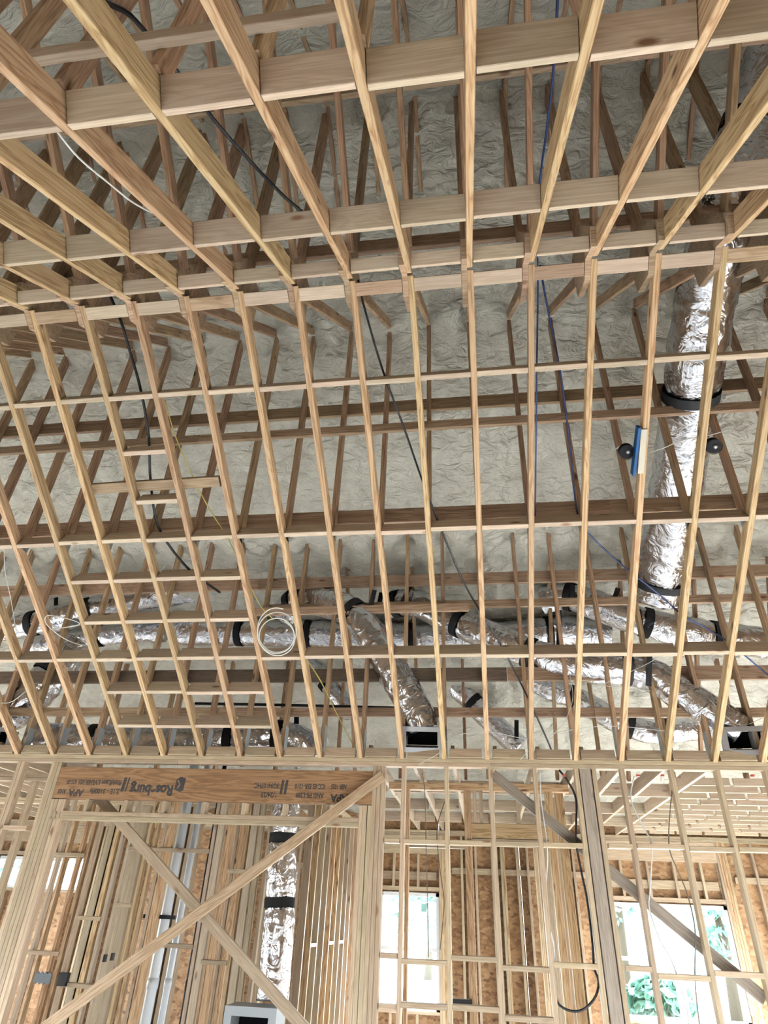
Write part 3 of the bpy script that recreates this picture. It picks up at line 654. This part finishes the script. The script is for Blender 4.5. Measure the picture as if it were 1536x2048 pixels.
# ------------------------------------------------------------------ register boots
def boot(c, w, h, label, tilt, yaw):
    o = empty('vent_box', c, label=label, cat='vent'); M = Matrix.Translation(c) @ Matrix.Rotation(yaw, 4, 'Z') @ Matrix.Rotation(tilt, 4, 'X')
    def q(name, pts, fs, mat): meshobj(name, [M @ V(p) for p in pts], fs, mat, o)
    fw = 0.045; d = 0.22
    for nm, a, b in (('flange', (-w / 2, -0.012, h / 2 - fw), (w / 2, 0.012, h / 2)), ('flange', (-w / 2, -0.012, -h / 2), (w / 2, 0.012, -h / 2 + fw)), ('flange', (-w / 2, -0.012, -h / 2 + fw), (-w / 2 + fw, 0.012, h / 2 - fw)), ('flange', (w / 2 - fw, -0.012, -h / 2 + fw), (w / 2, 0.012, h / 2 - fw))):
        q(nm, boxpts(a, b), BF, M_GALV)
    a, b = w / 2 - fw, h / 2 - fw; i = 0.004
    q('collar', [(-a, 0.01, -b), (a, 0.01, -b), (a, 0.01, b), (-a, 0.01, b), (-a, d, -b), (a, d, -b), (a, d, b), (-a, d, b)], [(0, 4, 5, 1), (1, 5, 6, 2), (2, 6, 7, 3), (3, 7, 4, 0)], M_GALV)
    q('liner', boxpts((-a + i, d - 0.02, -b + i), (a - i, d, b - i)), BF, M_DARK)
    for s in (-1, 1): q('hanger_rail', boxpts((s * w / 2 - 0.008, -0.01, -h / 2 - 0.03), (s * w / 2 + 0.008, 0.03, h / 2 + 0.02)), BF, M_GALV)
    return o
boot(atY(844, 1479, 6.28), 0.40, 0.235, 'square grey metal vent box over the wall plate near the centre', math.radians(18), math.radians(4))
boot(atY(1496, 1481, 6.28), 0.42, 0.245, 'bright metal vent box at the far end of the wall plate', math.radians(14), math.radians(-8))
boot(atY(-6, 1478, 6.30), 0.30, 0.24, 'blue-grey metal vent box cut off at the picture edge above the wall plate', math.radians(14), math.radians(10))
ob = empty('return_box', atY(505, 2048, 6.9), label='grey metal box with a dark opening under the upright duct', cat='box')
a = atY(452, 2010, 6.9); b = atY(556, 2010, 6.9)
for (x0, x1, z0, z1) in ((a.x, b.x, a.z - 0.07, a.z), (a.x, a.x + 0.07, a.z - 0.6, a.z - 0.07), (b.x - 0.07, b.x, a.z - 0.6, a.z - 0.07)): box('panel', (x0, 6.88, z0), (x1, 7.2, z1), M_PLATE, ob)
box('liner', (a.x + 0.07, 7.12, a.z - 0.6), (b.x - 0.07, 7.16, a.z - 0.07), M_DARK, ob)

# ------------------------------------------------------------------ ceiling boxes and cables
def fanbox(c, label):
    o = empty('junction_box', c, label=label, cat='electrical box'); ax = V((0, -SN, -CS))
    path = [c - ax * 0.05, c - ax * 0.02, c, c + ax * 0.002]
    tube('box_body', path, 0.054, M_DARK, o, 22, True, False)
    tube('rim', [c - ax * 0.002, c + ax * 0.010], 0.058, M_BLACK, o, 22, False, False)
    tube('clamp', [c + ax * 0.004 + V((0.01, 0, 0)), c + ax * 0.008 + V((0.01, 0, 0))], 0.016, M_GALV, o, 10)
    for s in (-1, 1): tube('wire_end', catmull([c + V((s * 0.012, 0.0, 0.03)), c + V((-0.03, 0.02, 0.075)), c + V((-0.055 + s * 0.01, 0.05, 0.07))], 5), 0.004, M_WHITE, o, 6)
    return o
b1 = fanbox(atFar(1254, 904, 0.05), 'round black ceiling box held by the blue bracket'); b2 = fanbox(atFar(1428, 893, 0.05), 'round black ceiling box on the rafter without a bracket')
br = empty('bracket', atFar(1272, 902, 0.0), label='blue and cream bracket bar on the rafter beside the round black box', cat='bracket')
board('blue_bar', atFar(1277, 853, 0.03), atFar(1266, 949, 0.03), 0.075, 0.022, (0, SN, CS), br, M_BLUE); board('cream_strip', atFar(1287, 857, 0.02), atFar(1280, 945, 0.02), 0.05, 0.045, (0, SN, CS), br, M_OFFWHITE)
F = lambda px, py, up=0.16: atFar(px, py, up)
cable('white_wire', [F(1298, 906, .2), F(1330, 895, .2), F(1365, 880, .2), F(1420, 870, .2), F(1462, 858, .2)], 0.0034, M_WHITE, 'white wire stretched between the two round black boxes')
cable('black_cable', [F(205, 560, .3), F(225, 602, .25), F(243, 646), F(262, 710), F(281, 778), F(297, 870), F(301, 960), F(314, 1045), F(345, 1100), F(385, 1145), F(440, 1185, .4)], 0.011, M_BLACK, 'thick black cable hanging behind the rafters left of the single blocks')
cable('black_cable', [F(716, 560, .3), F(730, 620, .2), F(766, 742), F(806, 850), F(846, 965), F(884, 1062), F(925, 1160), F(962, 1225), F(1003, 1292), F(1052, 1388), F(1090, 1470), F(1112, 1522, .25)], 0.0085, M_BLACK, 'long black cable running diagonally down the middle of the far slope')
cable('black_cable', [atY(a, b, YW + 0.05) for a, b in ((1118, 1540), (1135, 1562), (1152, 1600), (1152, 1680), (1162, 1740), (1174, 1800), (1184, 1880), (1188, 1935), (1197, 1962), (1190, 1995), (1165, 2020), (1135, 2020), (1112, 2000), (1104, 1955))], 0.010, M_BLACK, 'black cable looping down beside the thick grey post')
cable('black_cable', [atNear(a, b, u) for a, b, u in ((190, -20, .6), (212, 5, .6), (245, 20, .6), (272, 42, .6), (330, 112, .6), (422, 232, .55), (482, 302, .5), (560, 385, .45), (606, 425, .4))], 0.011, M_BLACK, 'black cable above the near rafters at the upper left')
cable('blue_cable', [atNear(a, b, u) for a, b, u in ((1116, -20, .4), (1112, 60, .4), (1106, 150, .38), (1093, 260, .36), (1080, 360, .34), (1074, 440, .3))] + [F(1076, 560, .3), F(1074, 700, .24), F(1072, 900, .2), F(1070, 1040, .2)], 0.006, M_BLUECABLE, 'dark blue cable dropping straight down the ridge and far slope')
cable('blue_cable', [F(1080, 530, .32), F(1092, 600, .28), F(1118, 730, .24), F(1130, 810, .22), F(1143, 920, .2), F(1156, 1032, .2), F(1185, 1075, .2), F(1250, 1135, .2), F(1320, 1190, .16), F(1368, 1232, .14), F(1448, 1278, .2), F(1550, 1362, .2)], 0.007, M_BLUECABLE, 'dark blue cable slanting towards the large hanging duct')
cable('white_cable', [atNear(a, b, u) for a, b, u in ((100, 240, .2), (118, 268, .12), (160, 318, .1), (220, 368, .1), (262, 402, .1), (302, 424, .12), (330, 432, .2))], 0.0052, M_WHITE, 'white cable draped beneath the near rafters at the upper left')
def coil(c, rx, rz, turns, label):
    pts = []
    for i in range(turns * 14 + 1):
        a = 2 * math.pi * i / 14 + 1.2; t = i / 14
        pts.append(c + CR * (rx * (1 + 0.06 * math.sin(t * 2.1)) * math.cos(a)) + CU * (rz * (1 + 0.10 * math.sin(t * 1.7 + 1)) * math.sin(a) - 0.03 * t) + CF * (0.012 * math.sin(t * 3)))
    return cable('wire_coil', pts, 0.0052, M_WHITE, label, 'wire coil')
coil(atFar(553, 1258, -0.03), 0.165, 0.175, 3, 'coil of white wire hanging from a rafter left of centre')
cable('white_wire', [F(92, 1260, .12), F(160, 1248, -.02), F(105, 1231, -.02), F(90, 1236, -.02), F(96, 1252, -.02), F(125, 1275, -.01), F(155, 1288, .1), F(190, 1292, .2)], 0.0038, M_WHITE, 'white wire loop hooked around a rafter over the left ducts')
cable('white_wire', [F(8, 1080, .1), F(10, 1140, .1), F(22, 1200, .1), F(32, 1260, .15)], 0.0034, M_WHITE, 'thin white wire hanging at the left edge above the ducts')
cable('white_wire', [F(-10, 1336, .05), F(15, 1334, .05), F(36, 1342, .05)], 0.0034, M_WHITE, 'short white wire end poking past the leftmost rafter')
cable('white_wire', [F(-10, 1406, .05), F(22, 1404, .05), F(52, 1382, .1)], 0.0034, M_WHITE, 'white wire curving across the crumpled duct')
cable('yellow_cable', [F(330, 800, .14), F(350, 870, .12), F(386, 955, .12), F(420, 1020, .12), F(455, 1075, .12), F(490, 1150, .12), F(520, 1210, .1), F(548, 1240, .1)], 0.005, M_YELLOW, 'yellow cable hanging towards the white wire coil')
cable('yellow_cable', [F(600, 1300, .2), F(640, 1360, .2), F(680, 1440, .25), F(718, 1512, .2)], 0.005, M_YELLOW, 'yellow cable slanting to the wall plate left of the square vent box')
cable('black_pipe', [atY(a, b, 6.75) for a, b in ((390, 1407), (560, 1410), (760, 1415), (960, 1419), (1160, 1420), (1330, 1422), (1536, 1418))], 0.016, M_BLACK, 'black pipe running level behind the heel posts', 'pipe')
for pts, l in ((((1300, 1382), (1250, 1375), (1210, 1368), (1290, 1330), (1340, 1300)), 'thin white wire rising past the long duct'), (((896, 1480), (886, 1490), (880, 1505), (850, 1522), (838, 1530)), 'short white wire beside the square grey vent box'),
               (((905, 1470), (980, 1464), (1060, 1478), (1130, 1462), (1220, 1452), (1330, 1462)), 'thin white wire sagging across behind the centre studs'), (((1420, 1400), (1460, 1440), (1490, 1450), (1536, 1430)), 'white wire over the bright vent box'), (((1140, 1350), (1145, 1400), (1120, 1455), (1060, 1500), (1040, 1520)), 'thin white wire looping left of the far straps')):
    cable('white_wire', [atY(a, b, 6.26) for a, b in pts], 0.0028, M_WHITE, l)
cable('black_cable', [F(1130, 1130, .18), F(1175, 1090, .18)], 0.006, M_BLACK, 'short black cable by the blue one') if False else None
cable('grey_wire', [atY(a, b, YW + 0.05) for a, b in ((1268, 1552), (1262, 1600), (1290, 1660), (1303, 1690), (1300, 1780), (1298, 1815), (1320, 1880), (1345, 1925), (1372, 2010), (1380, 2060))], 0.006, M_VINYL, 'grey wire hanging between studs in front of the wide window')
cable('brown_wire', [atY(a, b, YW + 0.05) for a, b in ((1350, 1552), (1342, 1600), (1338, 1690), (1355, 1740), (1375, 1790), (1390, 1860), (1390, 1960), (1400, 2060))], 0.005, M_BARK, 'dark wire hanging left of the last studs')
cable('brown_wire', [atY(a, b, YW + 0.06) for a, b in ((845, 1545), (850, 1590), (852, 1680), (854, 1760), (856, 1850), (857, 1915))], 0.004, M_BARK, 'thin dark wire hanging in front of the tall window')
cable('brown_wire', [atY(a, b, YW + 0.06) for a, b in ((890, 1600), (874, 1660), (880, 1740), (888, 1800), (884, 1860), (880, 1900))], 0.004, M_BARK, 'thin dark wire beside the stud right of the tall window')
cable('grey_wire', [atY(a, b, YW + 0.055) for a, b in ((1080, 1545), (1082, 1600), (1092, 1670), (1095, 1720), (1090, 1800), (1098, 1850), (1108, 1900), (1105, 1960), (1112, 2040))], 0.006, M_VINYL, 'grey wire stapled along the stud left of the thick post')
# small steel and plastic fittings on the walls
pa, pb = atY(66, 1965, 7.405), atY(104, 1947, 7.405); zz = []
for n_ in range(9): zz.append((pa.x + (pb.x - pa.x) * n_ / 8, pb.z + (0.012 if n_ % 2 else -0.006)))
for n_ in range(8, -1, -1): zz.append((pa.x + (pb.x - pa.x) * n_ / 8, pa.z + (-0.012 if n_ % 2 else 0.006)))
m_ = len(zz)
ep = meshobj('stud_plate', [(x, 7.404, z) for x, z in zz] + [(x, 7.418, z) for x, z in zz], [tuple(range(m_)), tuple(range(2 * m_ - 1, m_ - 1, -1))] + [(q, m_ + q, m_ + (q + 1) % m_, (q + 1) % m_) for q in range(m_)], M_STEEL); tag(ep, 'notched blue-grey steel plate nailed to studs at the lower left', 'plate')
ep = box('outlet_box', tuple(atY(112, 1972, 7.37)), tuple(atY(136, 1946, 7.37) + V((0, 0.06, 0))), M_BLACK); tag(ep, 'dark outlet box beside the notched steel plate', 'electrical box')
for px, py, l in ((208, 1915, 'small black outlet box on the paired studs'), (223, 1912, 'small black outlet box just right of its twin')):
    o = box('outlet_box', tuple(atY(px - 4, py + 9, 7.375)), tuple(atY(px + 3, py - 6, 7.375) + V((0, 0.05, 0))), M_BLACK); tag(o, l, 'electrical box')
o = box('outlet_box', tuple(atY(904, 2012, 7.40)), tuple(atY(944, 2000, 7.40) + V((0, 0.06, 0))), M_BLACK); tag(o, 'wide black outlet box low on the studs by the doorway frame', 'electrical box')
for px, l in ((1276, 'red clip under the wall plate above the wide window'), (1325, 'red clip under the plate between two wires'), (1505, 'red clip under the plate at the far edge'), (1128, 'red clip where the black cable passes the plate')):
    p = atY(px, 1552, YW + 0.03); o = box('wire_clip', (p.x - 0.013, p.y - 0.015, p.z - 0.006), (p.x + 0.013, p.y + 0.015, p.z + 0.012), M_RED); tag(o, l, 'clip')

# ------------------------------------------------------------------ outdoors
def tree(x, y, h, r, label, seed):
    rnd = random.Random(seed); o = empty('tree', (x, y, -0.14), label=label, cat='tree', group='trees beyond the windows')
    tube('trunk', [V((x, y, -0.14)), V((x + 0.1, y, h * 0.35)), V((x - 0.05, y, h * 0.7))], lambda i, a, p: 0.16 - 0.045 * i, M_BARK, o, 8)
    vs, fs = [], []
    for i in range(700):
        while True:
            d = V((rnd.uniform(-1, 1), rnd.uniform(-1, 1), rnd.uniform(-1, 1)))
            if d.length < 1 and noise.noise(d * 2.3 + V((seed, 0, 0))) > -0.12: break
        c = V((x, y, h * 0.62)) + V((d.x * r, d.y * r, d.z * h * 0.38)); s = rnd.uniform(0.08, 0.2)
        a = V((rnd.gauss(0, 1), rnd.gauss(0, 1), rnd.gauss(0, 1))).normalized() * s; b = a.orthogonal().normalized() * s * 0.6; q = len(vs)
        vs += [c - a, c + b, c + a, c - b]; fs.append((q, q + 1, q + 2, q + 3))
    f = meshobj('foliage', vs, fs, M_LEAF, o); f['kind'] = 'stuff'
tree(4.4, 26, 7.0, 1.7, 'tall tree behind the left pane of the wide window', 3); tree(10.2, 28, 6.0, 1.7, 'tree at the outer edge of the wide window', 5); tree(6.4, 22, 4.5, 1.3, 'small tree between the window mullion and the brace', 8)
tree(3.2, 15.8, 1.0, 0.7, 'low bush under the left pane of the wide window', 11); tree(-2.3, 30, 3.4, 1.5, 'distant tree seen through the tall window', 12); tree(-17.5, 24, 6.0, 2.2, 'tree filling the small high window', 14)
def house(x, y, label):
    h = empty('house', (x, y, -0.14), label=label, cat='house', group='houses across the street')
    box('wall', (x - 1.0, y, -0.14), (x + 1.0, y + 3, 2.5), M_SIDING, h)
    meshobj('house_roof', [(x - 1.2, y - 0.3, 2.5), (x + 1.2, y - 0.3, 2.5), (x + 1.2, y + 3.3, 2.5), (x - 1.2, y + 3.3, 2.5), (x - 1.2, y + 1.5, 3.5), (x + 1.2, y + 1.5, 3.5)], [(0, 1, 5, 4), (2, 3, 4, 5), (0, 4, 3), (1, 2, 5), (3, 2, 1, 0)], M_ROOFING, h)
    box('house_window', (x - 0.6, y - 0.03, 1.0), (x + 0.1, y + 0.02, 1.9), M_VINYL, h)
house(6.6, 40, 'teal house across the street behind the left pane'); house(10.4, 42, 'teal house across the street behind the other pane')
